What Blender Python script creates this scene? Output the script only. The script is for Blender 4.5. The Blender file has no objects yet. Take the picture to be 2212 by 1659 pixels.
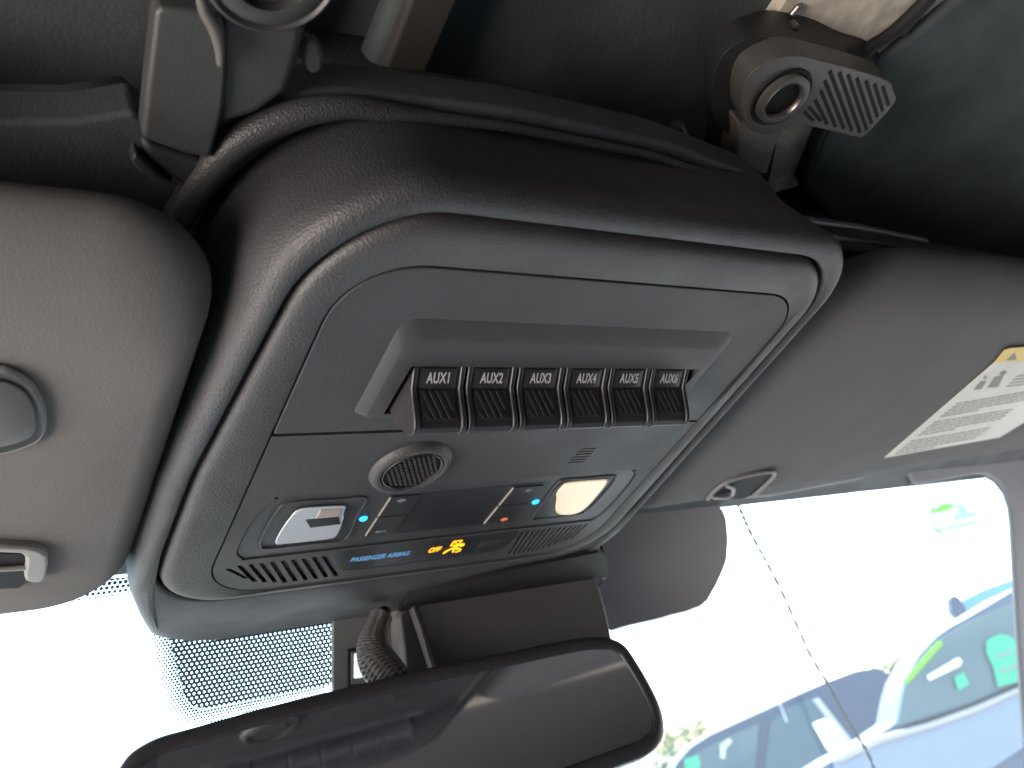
import bpy, bmesh, math, random
from mathutils import Vector, Matrix
random.seed(7)
R = math.radians
scn = bpy.context.scene

# ------------------------------------------------------------------ camera frame
# K frame: millimetres, origin at the camera, x = across the vehicle (to the passenger side),
# y = forwards along the console, z = up, square to the console's face.
F = 1945.0
def _n(v): return v / math.sqrt(sum(c * c for c in v)) if not isinstance(v, Vector) else v.normalized()
Lx = Vector((2900, -5, F)).normalized()
My = Vector((-1301, 1818, F)); My = (My - Lx * My.dot(Lx)).normalized()
Nz = Lx.cross(My)
CR = Matrix((Lx, My, Nz))                       # camera axes (right, down, ahead) -> K
TILT = R(9)
KW = Matrix(((1, 0, 0), (0, math.cos(TILT), math.sin(TILT)), (0, -math.sin(TILT), math.cos(TILT))))
CAM = Vector((0, 0, 1.50))
def W(p): return CAM + KW @ (Vector(p) * 0.001)  # K mm -> world m
def ray(px, py): return CR @ Vector((px - 1106, py - 829.5, F))
def P(px, py, z):                                # point of the level z that shows at this spot
    d = ray(px, py); return d * (z / d.z)
def PL(px, py, p0, n):
    d = ray(px, py); n = Vector(n); return d * (Vector(p0).dot(n) / d.dot(n))

cam = bpy.data.cameras.new('camera'); camo = bpy.data.objects.new('camera', cam)
scn.collection.objects.link(camo); scn.camera = camo
cam.sensor_width = 36; cam.lens = F / 2212 * 36
cam.clip_start = 0.02; cam.clip_end = 3000
cb = Matrix((CR @ Vector((1, 0, 0)), CR @ Vector((0, -1, 0)), CR @ Vector((0, 0, -1)))).transposed()
camo.matrix_world = Matrix.Translation(CAM) @ (KW @ cb).to_4x4()
cam.dof.use_dof = True; cam.dof.focus_distance = 0.335; cam.dof.aperture_fstop = 17

wd = bpy.data.worlds.new('World'); scn.world = wd; wd.use_nodes = True
nt = wd.node_tree; bg = nt.nodes['Background']
sky = nt.nodes.new('ShaderNodeTexSky'); sky.sky_type = 'NISHITA'; sky.sun_disc = False
SUN_EL, SUN_AZ = 56, 70                         # azimuth clockwise from +Y
sky.sun_elevation = R(SUN_EL); sky.sun_rotation = R(SUN_AZ); sky.dust_density = 2.5
nt.links.new(sky.outputs[0], bg.inputs[0]); bg.inputs[1].default_value = 0.15
sl = bpy.data.lights.new('sun', 'SUN'); sl.energy = 2.6; sl.angle = R(0.5); sl.color = (1, .95, .87)
so = bpy.data.objects.new('sun', sl); scn.collection.objects.link(so)
sd = Vector((math.sin(R(SUN_AZ)) * math.cos(R(SUN_EL)), math.cos(R(SUN_AZ)) * math.cos(R(SUN_EL)), math.sin(R(SUN_EL))))
so.rotation_euler = sd.to_track_quat('Z', 'Y').to_euler(); so.location = sd * 20
scn.view_settings.view_transform = 'Standard'; scn.view_settings.look = 'None'
scn.view_settings.exposure = 3.15; scn.view_settings.gamma = 1
scn.render.engine = 'CYCLES'
scn.cycles.max_bounces = 10; scn.cycles.transparent_max_bounces = 16
scn.cycles.use_denoising = True
scn.cycles.sample_clamp_indirect = 6

def area(name, loc_k, aim_k, sx, sy, power, col):
    l = bpy.data.lights.new(name, 'AREA'); l.shape = 'RECTANGLE'; l.size = sx; l.size_y = sy
    l.energy = power; l.color = col
    o = bpy.data.objects.new(name, l); scn.collection.objects.link(o)
    o.location = W(loc_k); d = W(aim_k) - o.location
    o.rotation_euler = d.to_track_quat('-Z', 'Y').to_euler(); o.visible_camera = True
    return o

# daylight coming in low at the driver's door window
area('door_window_daylight', (-540, 200, -30), (200, 250, 167), 0.5, 0.30, 1.25, (1, .86, .77))

# ------------------------------------------------------------------ materials
def mat(name, col, rough=.5, spec=.5, metal=0, bump=0, bscale=900, var=0, vscale=60, emit=None, es=0, coat=0, detail=2, trans=0, streak=None, kind='noise'):
    m = bpy.data.materials.new(name); m.use_nodes = True
    t = m.node_tree; b = t.nodes['Principled BSDF']
    b.inputs['Base Color'].default_value = (*col, 1); b.inputs['Roughness'].default_value = rough
    b.inputs['Specular IOR Level'].default_value = spec; b.inputs['Metallic'].default_value = metal
    b.inputs['Coat Weight'].default_value = coat; b.inputs['Transmission Weight'].default_value = trans
    if emit: b.inputs['Emission Color'].default_value = (*emit, 1); b.inputs['Emission Strength'].default_value = es
    tc = t.nodes.new('ShaderNodeTexCoord'); mp = t.nodes.new('ShaderNodeMapping')
    t.links.new(tc.outputs['Object'], mp.inputs[0])
    if streak: mp.inputs['Scale'].default_value = streak
    if var:
        n = t.nodes.new('ShaderNodeTexNoise'); n.inputs['Scale'].default_value = vscale; n.inputs['Detail'].default_value = 5
        t.links.new(mp.outputs[0], n.inputs[0])
        mr = t.nodes.new('ShaderNodeMapRange'); mr.inputs[1].default_value = .3; mr.inputs[2].default_value = .7
        mr.inputs[3].default_value = 1 - var; mr.inputs[4].default_value = 1 + var
        t.links.new(n.outputs[0], mr.inputs[0])
        hs = t.nodes.new('ShaderNodeHueSaturation'); hs.inputs['Color'].default_value = (*col, 1)
        t.links.new(mr.outputs[0], hs.inputs['Value']); t.links.new(hs.outputs[0], b.inputs['Base Color'])
        m2 = t.nodes.new('ShaderNodeMapRange'); m2.inputs[1].default_value = .3; m2.inputs[2].default_value = .7
        m2.inputs[3].default_value = max(0, rough - .08); m2.inputs[4].default_value = min(1, rough + .08)
        n2 = t.nodes.new('ShaderNodeTexNoise'); n2.inputs['Scale'].default_value = vscale * .6; n2.inputs['Detail'].default_value = 4
        t.links.new(mp.outputs[0], n2.inputs[0]); t.links.new(n2.outputs[0], m2.inputs[0]); t.links.new(m2.outputs[0], b.inputs['Roughness'])
    if bump:
        if kind == 'grain':
            n = t.nodes.new('ShaderNodeTexVoronoi'); n.inputs['Scale'].default_value = bscale
            n.feature = 'SMOOTH_F1'; out = n.outputs['Distance']
        else:
            n = t.nodes.new('ShaderNodeTexNoise'); n.inputs['Scale'].default_value = bscale; n.inputs['Detail'].default_value = detail
            out = n.outputs[0]
        t.links.new(mp.outputs[0], n.inputs[0])
        bp = t.nodes.new('ShaderNodeBump'); bp.inputs['Strength'].default_value = bump; bp.inputs['Distance'].default_value = .0004
        t.links.new(out, bp.inputs['Height']); t.links.new(bp.outputs[0], b.inputs['Normal'])
    return m
M = dict(
    shell=mat('grained housing plastic', (.031, .0315, .034), .52, .5, bump=.6, bscale=1600, kind='grain', var=.10),
    bezel=mat('fine grained bezel plastic', (.040, .0395, .041), .52, .5, bump=.45, bscale=1500, kind='grain', var=.08),
    panel=mat('matt panel plastic', (.034, .0345, .037), .55, .45, bump=.35, bscale=1700, var=.10, vscale=35),
    switch=mat('satin switch plastic', (.022, .0215, .023), .36, .5, var=.12),
    pad=mat('rubbery grip', (.021, .021, .023), .6, .4),
    dark=mat('black recess', (.008, .008, .009), .7, .3),
    gloss=mat('smoked gloss plastic', (.016, .017, .021), .38, .5),
    unit=mat('dome unit plastic', (.032, .034, .038), .45, .5, bump=.3, bscale=1500, var=.1),
    cloth=mat('knit visor cloth', (.128, .123, .120), .9, .2, bump=.35, bscale=1900, var=.05, vscale=25, detail=3),
    clothedge=mat('visor edge cloth', (.215, .205, .195), .9, .2),
    clip=mat('grey moulded clip', (.18, .175, .165), .45, .5),
    header=mat('header trim plastic', (.048, .054, .059), .6, .4, bump=.5, bscale=1000, var=.12),
    roof=mat('dark roof lining', (.078, .092, .093), .9, .2, bump=.7, bscale=600, var=.22, vscale=30, detail=6),
    fibre=mat('raw beige fibre sealing strip', (.62, .56, .46), .9, .2, bump=1, bscale=160, var=.3, vscale=70, detail=8),
    rail=mat('seam rail', (.075, .078, .08), .5, .4),
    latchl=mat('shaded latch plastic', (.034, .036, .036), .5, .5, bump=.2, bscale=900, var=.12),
    rubber=mat('rubber seal', (.02, .02, .022), .7, .3),
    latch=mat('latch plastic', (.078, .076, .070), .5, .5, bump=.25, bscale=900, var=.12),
    latchd=mat('dark latch housing plastic', (.030, .031, .032), .55, .4, var=.15),
    steel=mat('worn steel', (.30, .28, .26), .45, .5, 1, var=.3, vscale=300),
    mount=mat('sensor cover plastic', (.075, .069, .072), .42, .5, bump=.1, bscale=1500, var=.06),  # base lifted to carry the glare veil near the windscreen
    mirrorcase=mat('mirror case plastic', (.026, .026, .029), .35, .5, var=.08),
    mirrorglass=mat('dim mirror glass', (.85, .85, .90), .05, .5, 1),
    frit=mat('black ceramic frit', (.12, .108, .118), .30, .5),  # black print greyed so its colour holds the windscreen glare
    grey=mat('grey inner cover', (.09, .095, .095), .5, .4),
    white=mat('off white letters', (.50, .50, .52), .6, .3),
    dimwhite=mat('dim icon print', (.16, .16, .16), .6, .3),
    label=mat('warning label paper', (.62, .60, .54), .55, .4, var=.03),
    labely=mat('yellow warning band', (.72, .50, .12), .55, .4),
    ink=mat('grey label print', (.26, .26, .24), .7, .2),
    blueled=mat('blue indicator light', (.0, .1, .3), .4, .5, emit=(.02, .42, 1), es=.30),
    bluetxt=mat('blue grey lettering', (.10, .22, .36), .6, .3, emit=(.10, .28, .55), es=.075),
    amber=mat('lit amber indicator', (.4, .15, .0), .4, .5, emit=(1, .36, .01), es=.30),
    orange=mat('dim orange icon', (.4, .1, .02), .4, .5, emit=(1, .25, .08), es=.06),
    lit=mat('lit warm lamp lens', (.42, .38, .29), .3, .5, emit=(1, .86, .58), es=.062),
    pillar=mat('grey pillar trim', (.20, .205, .22), .6, .4, bump=.2, bscale=900),
    rope=mat('twisted cord', (.030, .036, .034), .6, .4),
    sleeve=mat('braided cable sleeve', (.014, .014, .015), .6, .4),
    asphalt=mat('dry lot asphalt', (.20, .195, .185), .9, .3, bump=.5, bscale=40, var=.2, vscale=.8),
    paintg=mat('grey car paint', (.05, .058, .085), .5, .4, coat=.0),
    painto=mat('silver blue car paint', (.085, .10, .135), .5, .4, coat=.0),
    paintb=mat('light blue paint', (.09, .24, .32), .35, .5, coat=.5),
    carglass=mat('car window glass', (.075, .11, .12), .08, .6),
    tyre=mat('tyre rubber', (.02, .02, .02), .8, .3),
    green=mat('bright green tag', (.05, .36, .19), .6, .3),
    lime=mat('lime sticker', (.18, .36, .03), .6, .3),
    paper=mat('white paper', (.8, .8, .78), .6, .3),
    leaf=mat('tree leaves', (.06, .08, .02), .8, .3, var=.3, vscale=3),
    bark=mat('tree bark', (.10, .07, .05), .9, .2),
    signwhite=mat('white sign board', (.8, .8, .8), .5, .4),
    signblue=mat('pale blue sign print', (.25, .5, .65), .5, .4),
    flag=mat('blue pennant', (.10, .14, .42), .6, .3),
    flagb=mat('brown pennant', (.20, .15, .07), .6, .3),
    floor=mat('dark cabin lining', (.165, .175, .185), .9, .2, var=.2, vscale=5),
    seat=mat('tan seat cover', (.34, .27, .20), .8, .3),
)
# clear moulded lamp lens
gl = bpy.data.materials.new('clear lamp lens'); gl.use_nodes = True
b = gl.node_tree.nodes['Principled BSDF']; b.inputs['Base Color'].default_value = (.93, .95, 1, 1)
b.inputs['Roughness'].default_value = .05; b.inputs['Transmission Weight'].default_value = .55; b.inputs['IOR'].default_value = 1.45
b.inputs['Metallic'].default_value = 0
M['lens'] = gl
# windscreen: clear pane with a film of dust that catches daylight
wg = bpy.data.materials.new('dusty windscreen glass'); wg.use_nodes = True
t = wg.node_tree; t.nodes.clear()
o_ = t.nodes.new('ShaderNodeOutputMaterial'); tr = t.nodes.new('ShaderNodeBsdfTransparent'); tr.inputs[0].default_value = (.90, .96, .95, 1)
tl = t.nodes.new('ShaderNodeBsdfTranslucent'); tl.inputs[0].default_value = (.80, .90, 1, 1)
mx = t.nodes.new('ShaderNodeMixShader'); mx.inputs[0].default_value = .012
t.links.new(tr.outputs[0], mx.inputs[1]); t.links.new(tl.outputs[0], mx.inputs[2]); t.links.new(mx.outputs[0], o_.inputs[0])
M['glass'] = wg

def dots_mat(name, pitch, r_in, r_out, invert):
    """hex dot screen printed on glass; UV u,v in mm; 'fade' attribute 0..1 blends radius r_in -> r_out (share of pitch)"""
    m = bpy.data.materials.new(name); m.use_nodes = True; t = m.node_tree; t.nodes.clear()
    N = t.nodes.new; K = t.links.new
    out = N('ShaderNodeOutputMaterial'); uv = N('ShaderNodeUVMap'); uv.uv_map = 'mm'
    def mth(op, a, b=None):
        n = N('ShaderNodeMath'); n.operation = op
        for i, v in enumerate((a, b)):
            if v is None: continue
            if isinstance(v, (int, float)): n.inputs[i].default_value = v
            else: K(v, n.inputs[i])
        return n.outputs[0]
    sp = N('ShaderNodeSeparateXYZ'); K(uv.outputs[0], sp.inputs[0])
    u = mth('DIVIDE', sp.outputs[0], pitch); v = mth('DIVIDE', sp.outputs[1], pitch * .866)
    row = mth('FLOOR', v); odd = mth('MULTIPLY', mth('MODULO', mth('ADD', row, 1000), 2), .5)
    uu = mth('SUBTRACT', mth('FRACT', mth('ADD', mth('ADD', u, odd), 1000)), .5)
    vv = mth('MULTIPLY', mth('SUBTRACT', mth('FRACT', v), .5), .866)
    dd = mth('SQRT', mth('ADD', mth('MULTIPLY', uu, uu), mth('MULTIPLY', vv, vv)))
    at = N('ShaderNodeAttribute'); at.attribute_name = 'fade'
    rr = mth('ADD', mth('MULTIPLY', at.outputs['Fac'], r_out - r_in), r_in)
    inside = mth('LESS_THAN', dd, rr)
    fac = mth('SUBTRACT', 1, inside) if invert else inside   # fac 1 = ink
    tr = N('ShaderNodeBsdfTransparent'); tr.inputs[0].default_value = (.9, .96, .97, 1)
    pb = N('ShaderNodeBsdfPrincipled'); pb.inputs['Base Color'].default_value = (.035, .05, .055, 1); pb.inputs['Roughness'].default_value = .35
    mx = N('ShaderNodeMixShader'); K(fac, mx.inputs[0]); K(tr.outputs[0], mx.inputs[1]); K(pb.outputs[0], mx.inputs[2])
    K(mx.outputs[0], out.inputs[0]); return m
M['dotdense'] = dots_mat('dense frit dot screen', 2.5, .225, .20, True)
M['dotfringe'] = dots_mat('fading frit dot fringe', 1.7, .50, .30, False)
M['dotstrip'] = dots_mat('fading frit dot strip', 2.4, .47, .30, False)

# ------------------------------------------------------------------ builders
def tag(o, label=None, cat=None, group=None, kind=None):
    if label: o['label'] = label
    if cat: o['category'] = cat
    if group: o['group'] = group
    if kind: o['kind'] = kind
    return o
def thing(name, base, label, cat, group=None, world=False):
    o = bpy.data.objects.new(name, None); scn.collection.objects.link(o)
    o.empty_display_size = .02; o.location = Vector(base) if world else W(base)
    return tag(o, label, cat, group)
def topof(p):
    while p is not None and p.parent is not None: p = p.parent
    return p
def mesh(name, vs, fs, m, parent=None, smooth=True, bevel=0, seg=2, world=False, sub=0, ang=32):
    """vs in K mm (or world metres) -> one mesh object"""
    org = topof(parent).location.copy() if parent else None
    wv = [Vector(v) if world else W(v) for v in vs]
    if org is None:
        c = sum(wv, Vector()) / len(wv); org = c
    me = bpy.data.meshes.new(name); me.from_pydata([v - org for v in wv], [], fs)
    bm = bmesh.new(); bm.from_mesh(me)
    bmesh.ops.recalc_face_normals(bm, faces=bm.faces)
    for e in bm.edges:
        e.smooth = not (len(e.link_faces) == 2 and e.calc_face_angle(0) > R(ang))
    for f in bm.faces: f.smooth = smooth
    bm.to_mesh(me); bm.free()
    me.materials.append(m if not isinstance(m, str) else M[m])
    o = bpy.data.objects.new(name, me); scn.collection.objects.link(o)
    if parent: o.parent = parent
    else: o.location = org
    if bevel:
        b = o.modifiers.new('bevel', 'BEVEL'); b.width = bevel * .001; b.segments = seg; b.limit_method = 'ANGLE'; b.angle_limit = R(35)
        b.harden_normals = True; b.use_clamp_overlap = True
    if sub:
        s = o.modifiers.new('sub', 'SUBSURF'); s.levels = sub; s.render_levels = sub
    return o
def catmull(pts, n=6, closed=False):
    pts = [Vector(p) for p in pts]; out = []; k = len(pts)
    rng = range(k if closed else k - 1)
    for i in rng:
        if closed: a, b, c, d = (pts[(i + j - 1) % k] for j in range(4))
        else: a, b, c, d = pts[max(i - 1, 0)], pts[i], pts[i + 1], pts[min(i + 2, k - 1)]
        for j in range(n):
            t = j / n
            out.append(.5 * ((2 * b) + (c - a) * t + (2 * a - 5 * b + 4 * c - d) * t * t + (3 * b - a - 3 * c + d) * t ** 3))
    if not closed: out.append(pts[-1])
    return out
def loft(rings, closed=True, cap0=False, cap1=False):
    n = len(rings[0]); vs = [v for r in rings for v in r]; fs = []
    for k in range(len(rings) - 1):
        for i in range(n if closed else n - 1):
            j = (i + 1) % n
            fs.append((k * n + i, k * n + j, (k + 1) * n + j, (k + 1) * n + i))
    if cap0: fs.append(tuple(range(n))[::-1])
    if cap1: fs.append(tuple(range((len(rings) - 1) * n, len(rings) * n)))
    return vs, fs
def rrect(x0, x1, y0, y1, r, z=0, nc=9, ns=6, p=2.0, skew=0):
    """rounded rectangle, r = (rear-left, rear-right, front-right, front-left); z number or function(x,y)"""
    if isinstance(r, (int, float)): r = (r,) * 4
    cs = [(x0, y0, 1, 1, r[0], 180), (x1, y0, -1, 1, r[1], 270), (x1, y1, -1, -1, r[2], 0), (x0, y1, 1, -1, r[3], 90)]
    pts = []
    for cx, cy, sx, sy, q, a0 in cs:
        for i in range(nc):
            a = R(a0 + 90 * i / (nc - 1)); c, s = math.cos(a), math.sin(a)
            c = math.copysign(abs(c) ** (2 / p), c); s = math.copysign(abs(s) ** (2 / p), s)
            pts.append(Vector((cx + sx * q + q * c, cy + sy * q + q * s, 0)))
    out = []
    for k in range(4):
        out += pts[k * nc:(k + 1) * nc]
        a, b = pts[(k + 1) * nc - 1], pts[((k + 1) * nc) % (4 * nc)]
        out += [a.lerp(b, (i + 1) / (ns + 1)) for i in range(ns)]
    for v in out:
        v.x += skew * (v.y - 250) * max(0, (v.x - 80) / 220)
        v.z = z(v.x, v.y) if callable(z) else z
    return out
def prism(poly, z0, z1):
    """poly of (x,y); z0 lower face, z1 upper; numbers or functions"""
    g = lambda z, p: z(p[0], p[1]) if callable(z) else z
    a = [Vector((p[0], p[1], g(z0, p))) for p in poly]; b_ = [Vector((p[0], p[1], g(z1, p))) for p in poly]
    return loft([a, b_], cap0=True, cap1=True)
def box(x0, x1, y0, y1, z0, z1): return prism([(x0, y0), (x1, y0), (x1, y1), (x0, y1)], z0, z1)
def join(*parts):
    vs, fs = [], []
    for v, f in parts:
        o = len(vs); vs += list(v); fs += [tuple(i + o for i in q) for q in f]
    return vs, fs
def tube(path, rad, n=12, caps=True):
    path = [Vector(p) for p in path]; rings = []
    up = Vector((0, 0, 1))
    for i, p in enumerate(path):
        d = (path[min(i + 1, len(path) - 1)] - path[max(i - 1, 0)]).normalized()
        s = d.cross(up); s = s.normalized() if s.length > 1e-3 else Vector((1, 0, 0)); u = s.cross(d)
        r = rad(i / (len(path) - 1)) if callable(rad) else rad
        rings.append([p + (s * math.cos(2 * math.pi * k / n) + u * math.sin(2 * math.pi * k / n)) * r for k in range(n)])
    return loft(rings, cap0=caps, cap1=caps)
def slab(front, off):
    """polygon of 3-D points thickened by the vector off"""
    front = [Vector(p) for p in front]; off = Vector(off)
    return loft([front, [p + off for p in front]], cap0=True, cap1=True)
def carve(o, vs, fs):
    """cut the closed shape out of o and keep the result as o's mesh"""
    c = mesh('cutter', vs, fs, 'dark', None)
    c.location = Vector(); org = topof(o).location
    me = c.data; wc = [W(v) for v in vs]
    for i, v in enumerate(me.vertices): v.co = wc[i]
    md = o.modifiers.new('cut', 'BOOLEAN'); md.object = c; md.operation = 'DIFFERENCE'; md.solver = 'EXACT'; md.use_self = True
    others = [x for x in o.modifiers if x != md]
    for x in others: x.show_viewport = False
    bpy.context.view_layer.update()
    dg = bpy.context.evaluated_depsgraph_get()
    new = bpy.data.meshes.new_from_object(o.evaluated_get(dg)); o.modifiers.remove(md)
    for x in others: x.show_viewport = True
    old = o.data; o.data = new; bpy.data.objects.remove(c)
def text(name, s, origin, U, V, size, m, parent, sx=1.0, lift=(0, 0, 0), bold=0.0, shear=0, spacing=1.0, align='CENTER', extr=.0):
    cu = bpy.data.curves.new(name, 'FONT'); cu.body = s; cu.size = 1; cu.align_x = align; cu.align_y = 'CENTER'
    cu.offset = bold; cu.space_character = spacing; cu.shear = shear; cu.resolution_u = 3
    to = bpy.data.objects.new(name, cu); scn.collection.objects.link(to)
    bpy.context.view_layer.update()
    me = bpy.data.meshes.new_from_object(to.evaluated_get(bpy.context.evaluated_depsgraph_get()))
    vs = [Vector(origin) + Vector(lift) + Vector(U) * (v.co.x * size * sx) + Vector(V) * (v.co.y * size) for v in me.vertices]
    fs = [tuple(p.vertices) for p in me.polygons]
    bpy.data.objects.remove(to); bpy.data.meshes.remove(me)
    return mesh(name, vs, fs, m, parent, smooth=False)
def lean(r_, k=1.0):
    for v in r_:
        if v.y < 268 and v.x < 200: v.x += k * .085 * (268 - v.y) * min(1, (200 - v.x) / 115)
    return r_
def smooth01(a, b, x):
    t = min(1, max(0, (x - a) / (b - a))); return t * t * (3 - 2 * t)

# ------------------------------------------------------------------ setting
asp = mesh('ground', [(-400, -400, 0), (400, -400, 0), (400, 400, 0), (-400, 400, 0)], [(0, 1, 2, 3)], 'asphalt', None, world=True)
tag(asp, kind='structure')

# header trim: level lining above the visors and the console
HZ = 212
RZ = 276
hd = thing('header_trim', (200, 260, HZ), 'dark grained header trim lining above the console and both sun visors', 'header trim')
rear = [(-650, P(0, 250, HZ).y)] + [(P(x, y, HZ).x, P(x, y, HZ).y) for x, y in [(0, 262), (160, 262), (290, 240)]] + [(62, 166), (70, 152), (84, 142), (104, 137), (160, 132.5), (225, 133.5), (275, 140), (302, 150), (336, 170), (1060, 174)]
hp = rear + [(1060, 424), (-650, 424)]
mesh('lining', *prism(hp, HZ, HZ + 14), M['header'], hd, bevel=2)
mesh('seam_rail', *tube([P(1712, 470, 205), P(1850, 489, 206), P(2000, 520, 207)], 1.4), M['rail'], hd)
mesh('seam_rail', *tube([P(1770, 506, 204), P(1900, 526, 205), P(2050, 552, 206)], 1.2), M['rail'], hd)
# rolled rear lip round the console cover
rl = [P(x, y, 208) for x, y in [(352, 540), (370, 500), (388, 462), (410, 426), (453, 366), (505, 312), (557, 280), (612, 256), (665, 241), (718, 233), (769, 232), (850, 243), (930, 254), (1000, 262), (1106, 276), (1256, 305), (1406, 336), (1506, 370), (1606, 400), (1650, 417), (1680, 438)]]
rp = catmull(rl, 5)
def lipr(t): return (4.5 - 3.0 * smooth01(.3, .75, t)) * (1 - .6 * smooth01(.93, 1, t))
mesh('rolled_lip', *tube(rp, lipr, 16), M['shell'], hd)
# upstand that closes the rear of the header against the roof
ups = [[Vector((x, y + .5, HZ + 3)) for x, y in rear], [Vector((x, y + 5, HZ + 22)) for x, y in rear], [Vector((x, y + 34, RZ - 8)) for x, y in rear], [Vector((x, y + 36, RZ + 26)) for x, y in rear]]
mesh('upstand', *loft(ups, closed=False), M['roof'], hd, ang=80)

# roof panels behind, seen from below
def rpoly(pts, z=RZ): return [P(x, y, z) for x, y in pts]
rt = thing('hardtop_roof_panel', (200, -300, RZ), 'dark textured hardtop roof panel spanning between the two latches', 'roof panel')
mesh('lining', *box(141, 320, -900, 226, RZ + 4, RZ + 20), M['roof'], rt, bevel=6)
rl_ = thing('hardtop_roof_panel', (-200, -300, RZ), 'dark hardtop roof panel at the left with rounded front edge', 'roof panel')
mesh('lining', *box(-620, 103, -900, 226, RZ - 6, RZ + 14), M['roof'], rl_, bevel=10)
rr_ = thing('hardtop_roof_panel', (700, -300, RZ), 'dark hardtop roof panel at the right beyond the beige fibre strip', 'roof panel')

# seam cover between left and middle roof panels (the brownish grey column)
sc_ = thing('roof_seam_cover', (130, 50, RZ - 4), 'brown grey seam cover running back between the left and middle roof panels', 'roof trim')
q = rpoly([(795, -60), (990, -60), (912, 185), (800, 230)], RZ - 8)
mesh('cover_strip', *slab([q[0] + Vector((0, -600, 0)), q[1] + Vector((0, -600, 0)), q[2], q[3]], (0, 0, 7)), mat('brown grey trim', (.06, .056, .053), .7, .3, var=.1), sc_, bevel=2)

# beige fibre strip at upper right
fs_ = thing('sealing_strip', P(1850, 100, RZ), 'raw beige fibre sealing strip running back past the right roof latch', 'sealing strip')
a = rpoly([(1600, -60), (2118, -60), (2070, 0), (1885, 150), (1820, 240), (1730, 400), (1655, 420), (1690, 250), (1660, 60)], RZ - 3)
a = [a[0] + Vector((0, -500, 0)), a[1] + Vector((0, -500, 0))] + a[2:]
mesh('fibre', *slab(a, (0, 0, 12)), M['fibre'], fs_)
bpts = [P(x, y, RZ - 6) for x, y in [(2055, -60), (2010, -8), (1930, 70), (1850, 130), (1780, 260), (1730, 380)]]
mesh('seal_bead', *tube(catmull([bpts[0] + Vector((30, -400, 0))] + bpts, 4), 3.2), M['rubber'], fs_)
a = rpoly([(2118, -60), (2070, 0), (1885, 150), (1818, 240), (1728, 400), (1780, 470)], RZ - 8)
ed = [v.xy for v in a]
pp = [(ed[0][0] + 60, -900)] + [(v[0], v[1]) for v in ed] + [(350, 226), (1060, 226), (1060, -900)]
mesh('lining', *prism(pp, RZ - 8, RZ + 14), M['roof'], rr_, bevel=5)

# cabin shell below and behind (closes the light in, shows in the mirror)
cf = mesh('cabin_floor', *box(-600, 1010, -1700, 1150, -1060, -1040), M['floor'], None); tag(cf, kind='structure')
cl_ = [box(-640, 1100, -1720, 208, RZ + 24, RZ + 44), box(-600, 1010, -1720, -1690, -1060, RZ + 30),
       box(-600, 1010, 960, 1150, -1060, -300), box(-600, 1010, 700, 980, -1060, -340)]
for xa, xb in ((-600, -580), (990, 1010)):
    cl_ += [box(xa, xb, -1700, 1150, -1050, -330), box(xa, xb, -1700, 430, 150, RZ + 30), box(xa, xb, -1700, 60, -330, 150)]
cl_.append(box(-640, 1100, 215, 440, HZ + 15, HZ + 40))
cw = mesh('cabin_lining', *join(*cl_), M['floor'], None); tag(cw, kind='structure')

hl = mesh('headliner', *box(-580, 990, -1690, -60, RZ - 20, RZ - 8), mat('grey rear headliner', (.125, .12, .115), .9, .2, bump=.4, bscale=900, var=.05), None, bevel=3); tag(hl, kind='structure')
hb_ = mesh('headliner_border', *tube([(-580, -60, RZ - 18), (990, -60, RZ - 18)], 5), mat('tan piping', (.42, .38, .31), .6, .3), None); tag(hb_, kind='structure')

# ------------------------------------------------------------------ windscreen
GA = R(50); G0 = Vector((0, 456, 170)); GN = Vector((0, math.sin(GA), math.cos(GA)))
def G(px, py, off=0): return PL(px, py, G0 - GN * off, GN)
GU = Vector((1, 0, 0)); GV = Vector((0, math.cos(GA), -math.sin(GA)))
ws = thing('windscreen', G(1500, 1500), 'dusty windscreen with black dotted border behind the mirror and console', 'windscreen')
c0 = G0 + GV * (-60)
def gp(u, v, off=0): return Vector((u, 0, 0)) + G0 + GV * v - GN * off
mesh('pane', *slab([gp(-640, -62), (gp(905, -62)), gp(990, 560), gp(-700, 560)], GN * 5), M['glass'], ws)
def sheet(name, polys, m, parent, fades=None, off=1.2):
    """thin printed layer on the inner face; UV in mm"""
    vs, fs = polys
    o = mesh(name, vs, fs, m, parent, smooth=False)
    me = o.data; uvl = me.uv_layers.new(name='mm')
    inv = KW.inverted(); org = topof(o).location
    for l in me.loops:
        k = inv @ ((me.vertices[l.vertex_index].co + org) - CAM) * 1000 - G0
        uvl.data[l.index].uv = (k.dot(GU), k.dot(GV))
    if fades:
        at = me.attributes.new('fade', 'FLOAT', 'POINT')
        for i, f_ in enumerate(fades): at.data[i].value = f_
    return o
# strip along the top edge at the left
top = [G(x, y, 1.5) for x, y in [(-60, 1270), (0, 1270), (90, 1262), (180, 1254), (290, 1245)]]
bot = [G(x, y, 1.5) for x, y in [(-60, 1322), (0, 1318), (90, 1306), (180, 1296), (290, 1282)]]
sheet('frit_border', loft([top, bot], closed=False), M['dotstrip'], ws, [0] * 5 + [1] * 5)
# dotted block under the console, and its fading fringe
inner = [(350, 1345), (372, 1400), (384, 1450), (396, 1498), (408, 1520), (424, 1530), (450, 1530), (560, 1510), (640, 1494), (702, 1482)]
outer = [(308, 1310), (332, 1400), (346, 1470), (360, 1514), (374, 1545), (400, 1567), (450, 1567), (565, 1541), (645, 1516), (712, 1497)]
dp = [G(x, y, 1.5) for x, y in inner + [(716, 1480), (716, 1330), (500, 1300)]]
sheet('frit_dots', (dp, [tuple(range(len(dp)))]), M['dotdense'], ws, [0] * len(dp))
sheet('frit_fringe', loft([catmull([G(x, y, 1.5) for x, y in inner], 4), catmull([G(x, y, 1.5) for x, y in outer], 4)], closed=False), M['dotfringe'], ws, [0] * 37 + [1] * 37)
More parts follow.
